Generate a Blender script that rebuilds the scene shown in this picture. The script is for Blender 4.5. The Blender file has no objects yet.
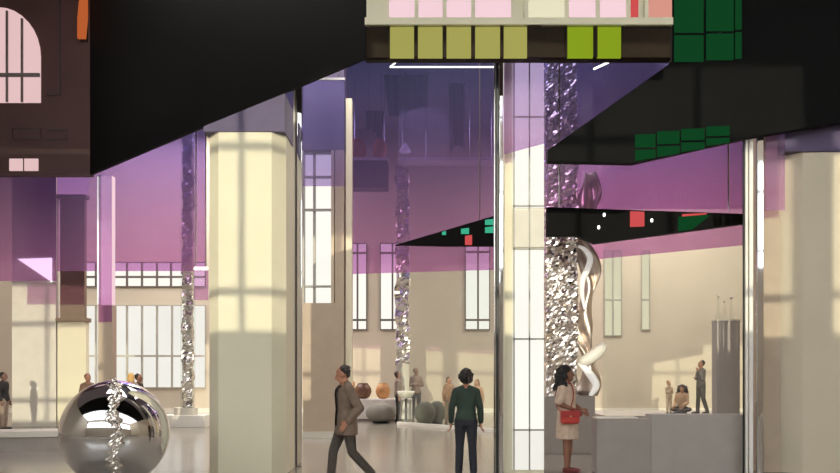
import bpy, bmesh, math, random
from mathutils import Vector, Matrix, noise
random.seed(7)
sc = bpy.context.scene
COL = sc.collection
PI = math.pi
F, HV, CZ = 840.0, 372.0, 1.65          # focal length in px, horizon row, eye height


def X(u, Y): return (u - 420.0) * Y / F
def Z(v, Y): return CZ + (HV - v) * Y / F


def lin(c):
    return tuple(((x / 255) / 12.92 if x / 255 <= 0.04045 else ((x / 255 + 0.055) / 1.055) ** 2.4) for x in c)


# ------------------------------------------------------------------ materials
def new_mat(name):
    m = bpy.data.materials.new(name); m.use_nodes = True
    nt = m.node_tree; nt.nodes.clear()
    out = nt.nodes.new('ShaderNodeOutputMaterial')
    return m, nt, out


def mat(name, rgb, rough=0.6, metal=0.0, var=0.08, scale=3.0, bump=0.0, bscale=40.0, spec=0.5, emis=0.0, ergb=None):
    m, nt, out = new_mat(name)
    b = nt.nodes.new('ShaderNodeBsdfPrincipled')
    nt.links.new(b.outputs[0], out.inputs[0])
    tc = nt.nodes.new('ShaderNodeTexCoord')
    nz = nt.nodes.new('ShaderNodeTexNoise'); nz.inputs['Scale'].default_value = scale; nz.inputs['Detail'].default_value = 4
    nt.links.new(tc.outputs['Object'], nz.inputs['Vector'])
    cr = nt.nodes.new('ShaderNodeValToRGB')
    c = lin(rgb)
    cr.color_ramp.elements[0].position = 0.3; cr.color_ramp.elements[1].position = 0.7
    cr.color_ramp.elements[0].color = (*[x * (1 - var) for x in c], 1)
    cr.color_ramp.elements[1].color = (*[min(1, x * (1 + var)) for x in c], 1)
    nt.links.new(nz.outputs['Fac'], cr.inputs[0])
    nt.links.new(cr.outputs[0], b.inputs['Base Color'])
    b.inputs['Roughness'].default_value = rough
    b.inputs['Metallic'].default_value = metal
    b.inputs['Specular IOR Level'].default_value = spec
    if emis:
        b.inputs['Emission Color'].default_value = (*lin(ergb or rgb), 1)
        b.inputs['Emission Strength'].default_value = emis
    if bump:
        n2 = nt.nodes.new('ShaderNodeTexNoise'); n2.inputs['Scale'].default_value = bscale
        nt.links.new(tc.outputs['Object'], n2.inputs['Vector'])
        bp = nt.nodes.new('ShaderNodeBump'); bp.inputs['Strength'].default_value = bump
        bp.inputs['Distance'].default_value = 0.02
        nt.links.new(n2.outputs['Fac'], bp.inputs['Height'])
        nt.links.new(bp.outputs[0], b.inputs['Normal'])
    return m


def glow(name, rgb, s):
    """glowing pane: even glow with a faint cloudy variation and a glassy surface"""
    m, nt, out = new_mat(name)
    e = nt.nodes.new('ShaderNodeEmission')
    tc = nt.nodes.new('ShaderNodeTexCoord'); nz = nt.nodes.new('ShaderNodeTexNoise'); nz.inputs['Scale'].default_value = 0.6
    nt.links.new(tc.outputs['Object'], nz.inputs['Vector'])
    cr = nt.nodes.new('ShaderNodeValToRGB'); c = lin(rgb)
    cr.color_ramp.elements[0].color = (*[x * .86 for x in c], 1); cr.color_ramp.elements[1].color = (*c, 1)
    nt.links.new(nz.outputs['Fac'], cr.inputs[0]); nt.links.new(cr.outputs[0], e.inputs[0])
    e.inputs[1].default_value = s
    nt.links.new(e.outputs[0], out.inputs[0])
    return m


def tint_glass(name, stops, z0, z1, haze=0.12, gloss=0.05):
    """coloured dichroic glass; the tint runs up the pane (object z between z0 and z1)"""
    m, nt, out = new_mat(name)
    N = nt.nodes.new; L = nt.links.new
    geo = N('ShaderNodeNewGeometry'); sp = N('ShaderNodeSeparateXYZ'); L(geo.outputs['Position'], sp.inputs[0])
    mr = N('ShaderNodeMapRange'); mr.inputs[1].default_value = z0; mr.inputs[2].default_value = z1
    L(sp.outputs[2], mr.inputs[0])
    cr = N('ShaderNodeValToRGB'); L(mr.outputs[0], cr.inputs[0])
    while len(cr.color_ramp.elements) < len(stops): cr.color_ramp.elements.new(0.5)
    for e, (p, c) in zip(cr.color_ramp.elements, stops):
        e.position = p; e.color = (*[x ** .5 for x in lin(c)], 1)   # light crosses two faces
    tr = N('ShaderNodeBsdfTransparent'); L(cr.outputs[0], tr.inputs[0])
    df = N('ShaderNodeBsdfDiffuse'); L(cr.outputs[0], df.inputs[0])
    tl = N('ShaderNodeBsdfTranslucent'); L(cr.outputs[0], tl.inputs[0])
    hz = N('ShaderNodeMixShader'); hz.inputs[0].default_value = 0.5; L(df.outputs[0], hz.inputs[1]); L(tl.outputs[0], hz.inputs[2])
    m1 = N('ShaderNodeMixShader'); m1.inputs[0].default_value = haze; L(tr.outputs[0], m1.inputs[1]); L(hz.outputs[0], m1.inputs[2])
    gl = N('ShaderNodeBsdfGlossy'); gl.inputs['Roughness'].default_value = 0.02
    m2 = N('ShaderNodeMixShader'); m2.inputs[0].default_value = gloss; L(m1.outputs[0], m2.inputs[1]); L(gl.outputs[0], m2.inputs[2])
    L(m2.outputs[0], out.inputs[0])
    return m


def clear_glass(name, rgb=(240, 244, 240), gloss=0.01):
    return tint_glass(name, [(0, rgb), (1, rgb)], 0, 10, haze=0.03, gloss=gloss)


M = {}
M['floor'] = mat('polished_concrete', (146, 139, 129), 0.18, var=0.06, scale=0.8)
M['ceiling'] = mat('ceiling_paint', (150, 140, 150), 0.8)
M['wall'] = mat('beige_plaster', (190, 178, 162), 0.85, var=0.05, scale=0.5)
M['wallwarm'] = mat('warm_plaster', (200, 184, 160), 0.85, var=0.08, scale=0.4)
M['cream'] = mat('cream_plaster', (226, 218, 192), 0.7, var=0.04, scale=0.8)
M['pale'] = mat('pale_plaster', (214, 208, 196), 0.7, var=0.04)
M['beige'] = mat('beige_stone', (180, 162, 142), 0.6, var=0.05)
M['brown'] = mat('brown_stone', (122, 102, 86), 0.6, var=0.06)
M['black'] = mat('matt_black_cladding', (21, 21, 21), 0.6, var=0.12, scale=0.5, spec=0.04)
M['darkbrown'] = mat('dark_brown_cladding', (66, 42, 39), 0.5, var=0.12, scale=0.6, spec=0.3)
M['bronze'] = mat('bronze_panel', (38, 28, 17), 0.6, spec=.1)
M['mould'] = mat('dark_moulding', (50, 33, 31), 0.5)
M['mull'] = mat('dark_window_bar', (92, 82, 78), 0.5)
M['greybar'] = mat('grey_window_bar', (164, 160, 150), 0.5)
M['white'] = mat('white_lacquer', (236, 232, 224), 0.4, var=0.02)
M['chrome'] = mat('polished_chrome', (225, 225, 228), 0.04, 1.0, var=0.01)
M['steel'] = mat('brushed_steel', (190, 188, 190), 0.22, 1.0, var=0.04, scale=8)
M['foil'] = mat('crumpled_foil', (236, 230, 226), 0.24, 1.0, var=0.05, scale=6)
M['ribbon'] = mat('satin_mirror', (214, 200, 190), 0.38, 0.9)
M['grey'] = mat('grey_plaster', (160, 151, 145), 0.75, var=0.05)
M['grey2'] = mat('cool_grey_plaster', (168, 160, 154), 0.75, var=0.04)
M['capital'] = mat('violet_shade_grey', (84, 72, 104), 0.6)  # purple shade on the column tops put into the colour
M['pane'] = glow('daylit_pane', (250, 248, 238), 1.05)
M['panedim'] = glow('frosted_pane', (242, 239, 230), 1.0)
M['reflwarm'] = glow('pink_reflection', (244, 205, 205), 0.85)
M['panepink'] = glow('rose_pane', (250, 214, 222), 0.95)
M['panecream'] = glow('cream_pane', (240, 232, 200), 0.9)
M['paneyg'] = glow('yellow_green_pane', (176, 172, 92), 0.85)
M['panelime'] = glow('lime_pane', (140, 164, 34), 0.9)
M['reflgreen'] = glow('dark_green_reflection', (16, 66, 33), 0.95)
M['reflteal'] = glow('teal_reflection', (70, 190, 150), 0.8)
M['panered'] = glow('coral_pane', (214, 84, 84), 0.9)
M['panecoral'] = glow('pale_coral_pane', (224, 156, 140), .9)
M['orange'] = glow('amber_light', (190, 96, 50), 0.9)
M['led'] = glow('white_led', (255, 255, 250), 3.0)
M['neon'] = mat('white_enamel', (245, 243, 238), 0.25, var=0.01, emis=0.35)
GST = [(0.0, (200, 144, 198)), (0.25, (172, 132, 184)), (0.6, (124, 104, 168)), (1.0, (112, 124, 196))]
M['purple'] = tint_glass('purple_glass', GST, 4.5, 10.5, 0.14, 0.0)
M['purple2'] = tint_glass('violet_glass', [(0, (216, 172, 216)), (0.4, (190, 164, 208)), (1, (172, 164, 220))], 4.6, 7.5, 0.13, 0.008)
M['opal'] = tint_glass('opal_glass', [(0, (250, 250, 248)), (1, (250, 250, 248))], 0, 10, haze=1.0, gloss=0.0)
M['glass'] = clear_glass('clear_glass')
M['red'] = mat('red_leather', (186, 58, 52), 0.4)
M['terracotta'] = mat('terracotta', (206, 116, 74), 0.6, var=0.15, scale=8)
M['ochre'] = mat('ochre_ceramic', (206, 150, 96), 0.5, var=0.12, scale=8)
M['umber'] = mat('umber_ceramic', (112, 76, 58), 0.4, var=0.2, scale=8)
M['pouf'] = mat('grey_fabric', (142, 138, 128), 0.9, bump=0.2)
M['poufdark'] = mat('olive_fabric', (92, 92, 82), 0.9, bump=0.2)
M['navy'] = mat('dark_blue_reflection', (52, 50, 70), 0.9)
M['binblack'] = mat('black_plastic', (30, 32, 34), 0.4)


# ------------------------------------------------------------------ geometry helpers
class MB:
    def __init__(s): s.bm = bmesh.new()

    def box(s, x0, x1, y0, y1, z0, z1, bev=0.0):
        vs = [s.bm.verts.new((x, y, z)) for x in (x0, x1) for y in (y0, y1) for z in (z0, z1)]
        for f in ((0, 1, 3, 2), (4, 6, 7, 5), (0, 4, 5, 1), (2, 3, 7, 6), (0, 2, 6, 4), (1, 5, 7, 3)):
            s.bm.faces.new([vs[i] for i in f])
        return s

    def prism(s, pts, off):
        """closed polygon (3-D points) extruded by vector off"""
        a = [s.bm.verts.new(p) for p in pts]; b = [s.bm.verts.new(Vector(p) + Vector(off)) for p in pts]
        n = len(a)
        s.bm.faces.new(a); s.bm.faces.new(b[::-1])
        for i in range(n):
            s.bm.faces.new((a[i], b[i], b[(i + 1) % n], a[(i + 1) % n]))
        return s

    def tube(s, pts, rad, n=10, caps=True):
        pts = [Vector(p) for p in pts]
        if not isinstance(rad, (list, tuple)): rad = [rad] * len(pts)
        rings = []; up = None
        for i, p in enumerate(pts):
            d = (pts[min(i + 1, len(pts) - 1)] - pts[max(i - 1, 0)]).normalized()
            if up is None:
                up = Vector((0, 0, 1)) if abs(d.z) < .9 else Vector((1, 0, 0))
            a = d.cross(up).normalized(); b = a.cross(d).normalized(); up = b
            rings.append([s.bm.verts.new(p + rad[i] * (math.cos(2 * PI * k / n) * a + math.sin(2 * PI * k / n) * b)) for k in range(n)])
        for r0, r1 in zip(rings, rings[1:]):
            for k in range(n):
                s.bm.faces.new((r0[k], r0[(k + 1) % n], r1[(k + 1) % n], r1[k]))
        if caps:
            s.bm.faces.new(rings[0][::-1]); s.bm.faces.new(rings[-1])
        return s

    def limb(s, p0, p1, r0, r1, n=12):
        """tapered capsule"""
        p0, p1 = Vector(p0), Vector(p1); d = (p1 - p0)
        L = max(d.length, 1e-5); d = d / L
        pts, rs = [], []
        for k in range(1, 5):
            a = PI / 2 * k / 4; pts.append(p0 - d * r0 * math.cos(a)); rs.append(r0 * math.sin(a))
        for k in range(4, 0, -1):
            a = PI / 2 * k / 4; pts.append(p1 + d * r1 * math.cos(a)); rs.append(r1 * math.sin(a))
        return s.tube(pts, rs, n)

    def chain(s, pts, rs, n=12):
        for (a, ra), (b, rb) in zip(zip(pts, rs), list(zip(pts, rs))[1:]):
            s.limb(a, b, ra, rb, n)
        return s

    def ell(s, c, r, rot=None, nu=16, nv=10):
        R = rot or Matrix.Identity(3); c = Vector(c)
        def P(th, ph): return c + R @ Vector((r[0] * math.sin(th) * math.cos(ph), r[1] * math.sin(th) * math.sin(ph), r[2] * math.cos(th)))
        t = s.bm.verts.new(P(0, 0)); b = s.bm.verts.new(P(PI, 0))
        rings = [[s.bm.verts.new(P(PI * i / nv, 2 * PI * k / nu)) for k in range(nu)] for i in range(1, nv)]
        for k in range(nu):
            s.bm.faces.new((t, rings[0][k], rings[0][(k + 1) % nu])); s.bm.faces.new((b, rings[-1][(k + 1) % nu], rings[-1][k]))
        for a, c2 in zip(rings, rings[1:]):
            for k in range(nu): s.bm.faces.new((a[k], c2[k], c2[(k + 1) % nu], a[(k + 1) % nu]))
        return s

    def stack(s, secs, n=20, xf=None):
        """vertical loft: list of (z, rx, ry, cx, cy)"""
        rings = []
        for q in secs:
            z, rx, ry = q[:3]; cx, cy = (q[3], q[4]) if len(q) > 3 else (0, 0)
            ring = []
            for k in range(n):
                a = 2 * PI * k / n; ca, sa = math.cos(a), math.sin(a)
                p = Vector((cx + rx * math.copysign(abs(ca) ** .85, ca), cy + ry * math.copysign(abs(sa) ** .85, sa), z))
                ring.append(s.bm.verts.new(xf(p) if xf else p))
            rings.append(ring)
        for a, b in zip(rings, rings[1:]):
            for k in range(n): s.bm.faces.new((a[k], a[(k + 1) % n], b[(k + 1) % n], b[k]))
        s.bm.faces.new(rings[0][::-1]); s.bm.faces.new(rings[-1])
        return s

    def lathe(s, c, prof, n=24):
        """profile of (r, z) revolved round the vertical through c"""
        rings = [[s.bm.verts.new((c[0] + r * math.cos(2 * PI * k / n), c[1] + r * math.sin(2 * PI * k / n), c[2] + z)) for k in range(n)] for r, z in prof]
        for a, b in zip(rings, rings[1:]):
            for k in range(n): s.bm.faces.new((a[k], a[(k + 1) % n], b[(k + 1) % n], b[k]))
        s.bm.faces.new(rings[0][::-1]); s.bm.faces.new(rings[-1])
        return s

    def build(s, name, mats, parent=None, smooth=False, local=False, bevel=0.0):
        bmesh.ops.recalc_face_normals(s.bm, faces=s.bm.faces)
        if parent is not None and not local:
            o3 = world_loc(parent)
            for v in s.bm.verts: v.co -= o3
        if smooth:
            for f in s.bm.faces: f.smooth = True
        me = bpy.data.meshes.new(name); s.bm.to_mesh(me); s.bm.free()
        for m in (mats if isinstance(mats, (list, tuple)) else [mats]): me.materials.append(m)
        o = bpy.data.objects.new(name, me); COL.objects.link(o)
        if parent is not None: o.parent = parent
        if bevel:
            bv = o.modifiers.new('bevel', 'BEVEL'); bv.width = bevel; bv.segments = 2; bv.limit_method = 'ANGLE'
        return o


def world_loc(o):
    v = Vector(o.location)
    while o.parent is not None:
        o = o.parent; v = v + Vector(o.location)
    return v


def tag(o, label, cat, group=None, kind='thing'):
    o['label'] = label; o['category'] = cat; o['kind'] = kind
    if group: o['group'] = group
    return o


def thing(name, label, cat, loc=(0, 0, 0), rz=0.0, group=None):
    o = bpy.data.objects.new(name, None); COL.objects.link(o)
    o.location = loc; o.rotation_euler = (0, 0, rz); o.empty_display_size = 0.2
    return tag(o, label, cat, group)


def struct(o):
    o['kind'] = 'structure'
    return o


# ------------------------------------------------------------------ room shell
CEIL = 11.5
YB = 34.0
XL, XR = -20.0, 19.0
YF = -6.0
struct(MB().box(XL, XR, YF, YB, -0.2, 0.0).build('floor', M['floor']))
struct(MB().box(XL, XR, 11, YB + .4, CEIL, CEIL + 0.3).build('ceiling', M['ceiling']))
struct(MB().box(XL, XR, 3.5, 11, CEIL, CEIL + 0.3).build('ceiling', M['black']))  # unseen strip, made black to darken the sphere's reflection
# unseen roof glazing added to let soft fill light in
sk_ = MB()
for i in range(9): sk_.box(XL + (XR - XL) * i / 8 - .08, XL + (XR - XL) * i / 8 + .08, YF, 3.5, CEIL, CEIL + .2)
for y in (YF + .1, -1.3): sk_.box(XL, XR, y - .06, y + .06, CEIL + .02, CEIL + .18)
sky_ = struct(sk_.build('window_20', M['mull']))
MB().box(XL, XR, YF, 3.5, CEIL + .1, CEIL + .11).build('pane', M['opal'], sky_)


def holed_wall(name, a0, a1, z0, z1, y0, y1, holes, m):
    xs = sorted({a0, a1, *[h[0] for h in holes], *[h[1] for h in holes]})
    zs = sorted({z0, z1, *[h[2] for h in holes], *[h[3] for h in holes]})
    mb = MB()
    for xa, xb in zip(xs, xs[1:]):
        run = None
        for za, zb in zip(zs, zs[1:]):
            cx, cz = (xa + xb) / 2, (za + zb) / 2
            inside = any(h[0] < cx < h[1] and h[2] < cz < h[3] for h in holes)
            if not inside:
                run = (run[0], zb) if run else (za, zb)
            if (inside or zb == zs[-1]) and run:
                mb.box(xa, xb, y0, y1, run[0], run[1]); run = None
    return struct(mb.build(name, m))


def px(u0, u1, v0, v1, Y): return (X(u0, Y), X(u1, Y), Z(v1, Y), Z(v0, Y))


# (u0,u1,v0,v1, vertical bars px, horizontal bars px, bar material, pane)
WIN = [
    (283, 297, 243, 330, [290], [253, 320], 'mull', 'pane'),
    (348, 367, 243, 330, [357.5], [253, 320], 'mull', 'pane'),
    (380, 405, 243, 330, [392.5], [253, 320], 'mull', 'pane'),
    (465, 490, 241, 330, [478], [252, 320], 'mull', 'pane'),
    (60, 206, 262, 287, [72, 84, 96, 127, 142, 157, 171], [277], 'mull', 'pane'),
    (60, 206, 305, 388, [72, 96, 110, 127, 142, 157, 172], [356], 'greybar', 'panedim'),
    (604, 622, 250, 336, [613], [300], 'greybar', 'panecream'),  # faint reflection in the right glass, built as a glowing window
    (641, 650, 250, 330, [], [300], 'greybar', 'panecream'),  # second strip of that reflection, also built as a window
    (636, 682, 344, 352, [], [], 'greybar', 'panecream'),
]
WIN = WIN[:-1]
holes = [px(w[0], w[1], w[2], w[3], YB) for w in WIN]
holed_wall('wall_back', XL, XR, 0, CEIL, YB, YB + .4, holes, M['wall'])
for i, (w, h) in enumerate(zip(WIN, holes)):
    fr = MB(); t = 0.035
    x0, x1, z0, z1 = h
    fr.box(x0, x0 + t, YB - .06, YB + .1, z0, z1).box(x1 - t, x1, YB - .06, YB + .1, z0, z1)
    fr.box(x0 + t, x1 - t, YB - .06, YB + .1, z0, z0 + t).box(x0 + t, x1 - t, YB - .06, YB + .1, z1 - t, z1)
    for u in w[4]: fr.box(X(u, YB) - .035, X(u, YB) + .035, YB - .04, YB + .08, z0 + t, z1 - t)
    for v in w[5]: fr.box(x0 + t, x1 - t, YB - .05, YB + .09, Z(v, YB) - .04, Z(v, YB) + .04)
    win = struct(fr.build('window_%d' % (i + 1), M[w[6]]))
    MB().box(x0 + t / 2, x1 - t / 2, YB + .05, YB + .06, z0 + t / 2, z1 - t / 2).build('pane', M[w[7]], win)

struct(MB().box(XL - .3, XL, YF, YB + .4, 0, CEIL).build('wall_left', M['wall']))
struct(MB().box(XR, XR + .3, YF, YB + .4, 0, CEIL).build('wall_right', M['wallwarm']))
# entrance wall behind the camera, tall clerestory windows that let the low sun in
fh = [(-19, -10.3, 5.75, 9.9), (-9.7, -3.3, 5.75, 9.9), (-2.7, 4.0, 5.75, 9.9), (4.6, 11, 5.75, 9.9), (11.6, 18, 5.75, 9.9)]
holed_wall('wall_front', XL, XR, 0, CEIL, YF - .3, YF, fh, M['wall'])
for i, h in enumerate(fh):
    fr = MB()
    for zz in (6.4, 8.72): fr.box(h[0], h[1], YF - .2, YF - .1, zz - .06, zz + .06)
    for k in range(1, 4):
        xx = h[0] + (h[1] - h[0]) * k / 4
        fr.box(xx - .05, xx + .05, YF - .2, YF - .1, h[2], h[3])
    win = struct(fr.build('window_%d' % (len(WIN) + i + 1), M['mull']))
    MB().box(h[0], h[1], YF - .16, YF - .15, h[2], h[3]).build('pane', M['glass'], win)
struct(MB().box(XL, XR, YB - .05, YB, 0, .18).build('baseboard_back', M['pale']))

# ------------------------------------------------------------------ hanging dark volumes
ZS = Z(175, 20)         # underside height of the hung ceiling
t = thing('hanging_soffit', 'huge black slanted soffit face hung at upper left with brown wing', 'hanging soffit', (X(90, 20), 20, ZS))
YN = (ZS - CZ) * F / (HV - 58)
A = Vector((X(90, 20), 20, 0)); Bp = Vector((X(365, YN), YN, 0))
nrm = Vector((1, .95, 0)).normalized() * .06
MB().prism([(A.x, A.y, ZS), (Bp.x, Bp.y, ZS), (Bp.x, Bp.y, CEIL), (A.x, A.y, CEIL)], nrm).build('black_face', M['black'], t)
# brown wing; its arched window is a reflection drawn as glowing panes
def arch_poly(u0, u1, v0, v1, Y, y):
    pts = [(X(u0, Y), y, Z(v1, Y)), (X(u1, Y), y, Z(v1, Y))]
    cx = X((u0 + u1) / 2, Y); rx = X(u1, Y) - cx; zs = Z(v0 + (v1 - v0) * .52, Y); rz = Z(v0, Y) - zs
    for k in range(0, 17):
        a = PI * k / 16; pts.append((cx + rx * math.cos(a), y, zs + rz * math.sin(a)))
    return pts
MB().box(X(-140, 20), A.x, 20, 20.25, ZS, CEIL).build('brown_face', M['darkbrown'], t)
aw = MB().prism(arch_poly(-42, 41, 8, 103, 20, 19.95), (0, .05, 0)).build('arched_reflection', M['reflwarm'], t)
fb = MB()
for u in (-25, -9, 8.5, 23.5): fb.box(X(u, 20) - .022, X(u, 20) + .022, 19.9, 19.949, Z(103, 20), Z(8, 20) - abs(u) * .012)
fb.box(X(-42, 20), X(41, 20), 19.89, 19.949, Z(78, 20), Z(74.5, 20))
fb.build('window_bar', M['mull'], aw)
MB().box(X(10, 20), X(23, 20), 19.96, 20, Z(171, 20), Z(159, 20)).build('lower_pane', M['reflwarm'], t)  # lower panes are reflected too, drawn as glow
MB().box(X(25, 20), X(38.5, 20), 19.96, 20, Z(171, 20), Z(159, 20)).build('lower_pane', M['reflwarm'], t)
mo = MB()
for (u0, u1, v0, v1) in ((59, 60.5, 0, 95), (47, 60, 94, 95.5), (12, 40, 128, 129), (12, 40, 138, 139), (40, 41, 128, 139), (48, 67, 130, 131), (48, 67, 139, 140), (66.5, 67.5, 130, 140), (12, 13, 128, 139)):
    mo.box(X(u0, 20), X(u1, 20), 19.97, 20, Z(v1, 20), Z(v0, 20))
mo.build('panel_moulding', M['mould'], t)
al = thing('amber_wall_light', 'slim amber light tube glowing on brown wing of the hung soffit', 'light', (X(83, 20), 19.93, Z(42, 20)))
MB().tube([(X(83, 20), 19.92, Z(40, 20)), (X(84, 20), 19.92, Z(20, 20)), (X(86, 20), 19.92, Z(-25, 20))], [.1, .12, .07]).build('tube', M['orange'], al, True)
MB().box(X(81, 20), X(88, 20), 19.95, 20, Z(42, 20), Z(-30, 20)).build('bracket', M['bronze'], al)

# coloured clerestory band in the middle
YC = YN
t = thing('coloured_clerestory', 'band of yellow green and pink glass panes across the top centre', 'glazed band', (X(365, YC), YC, ZS))
MB().box(X(365, YC), X(672, YC), YC + .06, YC + .2, ZS, CEIL).build('backing', M['bronze'], t)
MB().box(X(365, YC), X(672, YC), YC + .02, YC + .058, Z(26, YC), CEIL).build('upper_backing', M['cream'], t)
for u0, u1, k in ((366, 388.5, 'bronze'), (390, 414, 'paneyg'), (418, 442.5, 'paneyg'), (446.5, 471, 'paneyg'), (475, 500, 'paneyg'), (503.5, 527, 'paneyg'), (541, 565, 'bronze'),
                  (567, 593, 'panelime'), (597, 621, 'panelime'), (622, 671, 'bronze')):
    MB().box(X(u0, YC), X(u1, YC), YC, YC + .05, ZS + .01, Z(27, YC)).build('lower_pane', M[k], t)
for u0, u1 in ((388.5, 390), (414, 418), (442.5, 446.5), (471, 475), (500, 503.5), (527, 541), (565, 567), (593, 597), (621, 622)):
    MB().box(X(u0, YC), X(u1, YC), YC - .04, YC + .055, ZS, Z(27, YC)).build('lower_bar', M['bronze'], t)
for u0, u1, k in ((389, 415, 'panepink'), (418, 443, 'panepink'), (446, 471, 'panepink'), (475, 511, 'panepink'), (528, 565, 'panecream'), (568, 596, 'panepink'), (599, 626, 'panepink'), (648, 672, 'panered')):
    MB().box(X(u0, YC), X(u1, YC), YC, YC + .05, Z(17, YC), Z(-70, YC)).build('upper_pane', M[k if k != 'panered' else 'panecoral'], t)
rl = MB().box(X(365, YC), X(672, YC), YC - .06, YC + .055, Z(26, YC), Z(19, YC))
for u in (416.5, 444.5, 473, 513, 526, 566.5, 597.5, 628, 640, 646): rl.box(X(u, YC) - .03, X(u, YC) + .03, YC - .03, YC + .055, Z(19, YC), Z(-70, YC))
rl.build('rail', M['cream'], t)
MB().box(X(631, YC), X(638, YC), YC - .02, YC + .05, Z(18, YC), Z(-70, YC)).build('red_strip', M['panered'], t)

# right black wedge
YR = 13.2
t = thing('black_ceiling_wedge', 'large black angular ceiling wedge at upper right with reflected green panes', 'hanging wedge', (X(672, YR), YR, Z(62, YR)))
poly = [(672, 62), (548, 150), (548, 161), (634, 163), (750, 137), (840, 122), (1010, 92), (1010, -330), (672, -330)]
MB().prism([(X(u, YR), YR, min(Z(v, YR), CEIL)) for u, v in poly], (0, .18, 0)).build('wedge_body', M['black'], t)
def quad(mb, pts, Y, th=.03): mb.prism([(X(u, Y), Y, Z(v, Y)) for u, v in pts], (0, -th, 0)); return mb
for u0, u1 in ((674, 703), (706, 733), (735, 741)):  # green windows reflected in the gloss, drawn as glowing panes
    for v0, v1 in ((-40, -2), (0, 33), (36, 62)):
        s0 = (u0 - 672) * -.05
        quad(MB(), [(u0, v1 + s0), (u1, v1 + s0), (u1, v0 + s0), (u0, v0 + s0)], YR).build('upper_green_reflection', M['reflgreen'], t)
for u0, u1, va, vb in ((635, 655, 135, 161), (657, 679, 132, 157), (681, 704, 129.5, 152), (706, 729, 127, 146)):  # lower row of the reflected windows, drawn the same way
    mid = (va + vb) / 2 + .8
    quad(MB(), [(u0, mid - 1), (u1, mid - 1.5), (u1, va - .8), (u0, va)], YR).build('lower_green_reflection', M['reflgreen'], t)
    quad(MB(), [(u0, vb), (u1, vb - 3), (u1, mid + 1), (u0, mid + 1.5)], YR).build('lower_green_reflection', M['reflgreen'], t)

# repeated reflection of the wedge, built as a solid beam with lights
YL = 15.4
t = thing('reflected_black_beam', 'narrow black tapering beam reflection across the silver foil column', 'reflected beam', (X(548, YL), YL, Z(235, YL)))
MB().prism([(X(u, YL), YL, Z(v, YL)) for u, v in [(547, 207), (750, 214), (750, 223), (595, 243.5), (577, 236), (547, 236)]], (0, .15, 0)).build('beam_reflection', M['black'], t)
quad(MB(), [(630, 227), (644, 226.5), (644, 212), (630, 211.5)], YL).build('red_reflection', M['panered'], t)
quad(MB(), [(678, 231.5), (692, 229.5), (708, 217), (708, 215), (678, 217)], YL).build('green_reflection', M['reflgreen'], t)
quad(MB(), [(682, 216.5), (706, 214.5), (706, 213.4), (682, 214.4)], YL).build('red_edge', M['panered'], t)
for u, v in ((604, 215), (598.5, 227.5), (651.5, 220.5)):
    MB().ell((X(u, YL), YL - .02, Z(v, YL)), (.024, .02, .035)).build('spot_lamp', M['led'], t, True)
hg = MB()
for u in (560, 730): hg.tube([(X(u, YL), YL + .08, Z(210, YL)), (X(u, YL), YL + .08, CEIL)], .015, 6)
hg.build('hanger', M['steel'], t)

YW = 22.0  # another repeated reflection, built as a solid wedge with glowing panes
t = thing('reflected_black_wedge', 'slim dark wedge reflection with teal panes left of chrome post', 'hanging wedge', (X(405, YW), YW, Z(243, YW)))
MB().prism([(X(u, YW), YW, Z(v, YW)) for u, v in [(395, 245), (497, 215), (497, 246), (450, 246)]], (0, .15, 0)).build('wedge_body', M['black'], t)
for u0, u1, v0, v1 in ((485, 494, 219, 225), (485, 494, 226.5, 233), (461, 469, 228, 234), (442, 446, 231, 235)):
    quad(MB(), [(u0, v1), (u1, v1), (u1, v0), (u0, v0 + 1)], YW).build('teal_reflection', M['reflteal'], t)
quad(MB(), [(465, 245), (472, 245), (472, 235), (465, 236)], YW).build('red_reflection', M['panered'], t)
MB().tube([(X(480, YW), YW + .08, Z(222, YW)), (X(480, YW), YW + .08, CEIL)], .015, 6).build('hanger', M['mull'], t)

# ------------------------------------------------------------------ purple glass panels
def panel(name, label, u0, Y0, u1, Y1, v0, z1, key='purple', v1b=None, group=None):
    p0 = Vector((X(u0, Y0), Y0, 0)); p1 = Vector((X(u1, Y1), Y1, 0))
    zb0 = Z(v0, Y0); zb1 = Z(v1b, Y1) if v1b else zb0
    d = (p1 - p0).normalized(); n = Vector((-d.y, d.x, 0)) * .03
    r = thing(name, label, 'glass panel', (p0.x, p0.y, zb0), 0, group)
    MB().prism([(p0.x, p0.y, zb0), (p1.x, p1.y, zb1), (p1.x, p1.y, z1), (p0.x, p0.y, z1)], n).build('pane', M[key], r)
    MB().prism([(p0.x, p0.y, z1), (p1.x, p1.y, z1), (p1.x, p1.y, z1 + .06), (p0.x, p0.y, z1 + .06)], n * 1.5).build('top_channel', M['steel'], r)
    if z1 < CEIL - .2:
        for f_ in (.15, .85):
            q = p0.lerp(p1, f_); MB().tube([(q.x, q.y, z1 + .06), (q.x, q.y, CEIL)], .012, 6).build('hanger', M['steel'], r)
    return r
ZT = CEIL - .06
panel('purple_glass_panel', 'tall purple glass panel hung below the brown soffit wing at far left', -25, 23, 56, 23, 281, ZT)
panel('purple_glass_panel', 'wide purple glass panel hung before the big left window wall', 57, 24, 206, 24, 271, ZT)
panel('purple_glass_panel', 'widest purple glass panel hung above the two walking visitors', 284, 24, 497, 22.5, 276, ZT)
panel('purple_glass_panel', 'pink purple glass panel hung over the seated visitors platform', 577, 21.4, 752, 18.6, 261, ZT)
panel('violet_glass_panel', 'small violet pane hung in front of beige pier reflection', 303, 20.3, 345, 20.3, 186, Z(80, 20.3), 'purple2')
panel('violet_glass_panel', 'violet pane with slanted lower edge on white lit pier', 504, 13.3, 545, 13.3, 154, Z(52, 13.3), 'purple2', 143)
panel('violet_glass_panel', 'violet pane hung over the silver foil column top', 545, 16.2, 752, 16.2, 209, Z(40, 16.2), 'purple2')
panel('violet_glass_panel', 'narrow violet strip of glass beside right cream column', 766, 13.5, 785, 13.5, 210, Z(100, 13.5), 'purple2')
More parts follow.
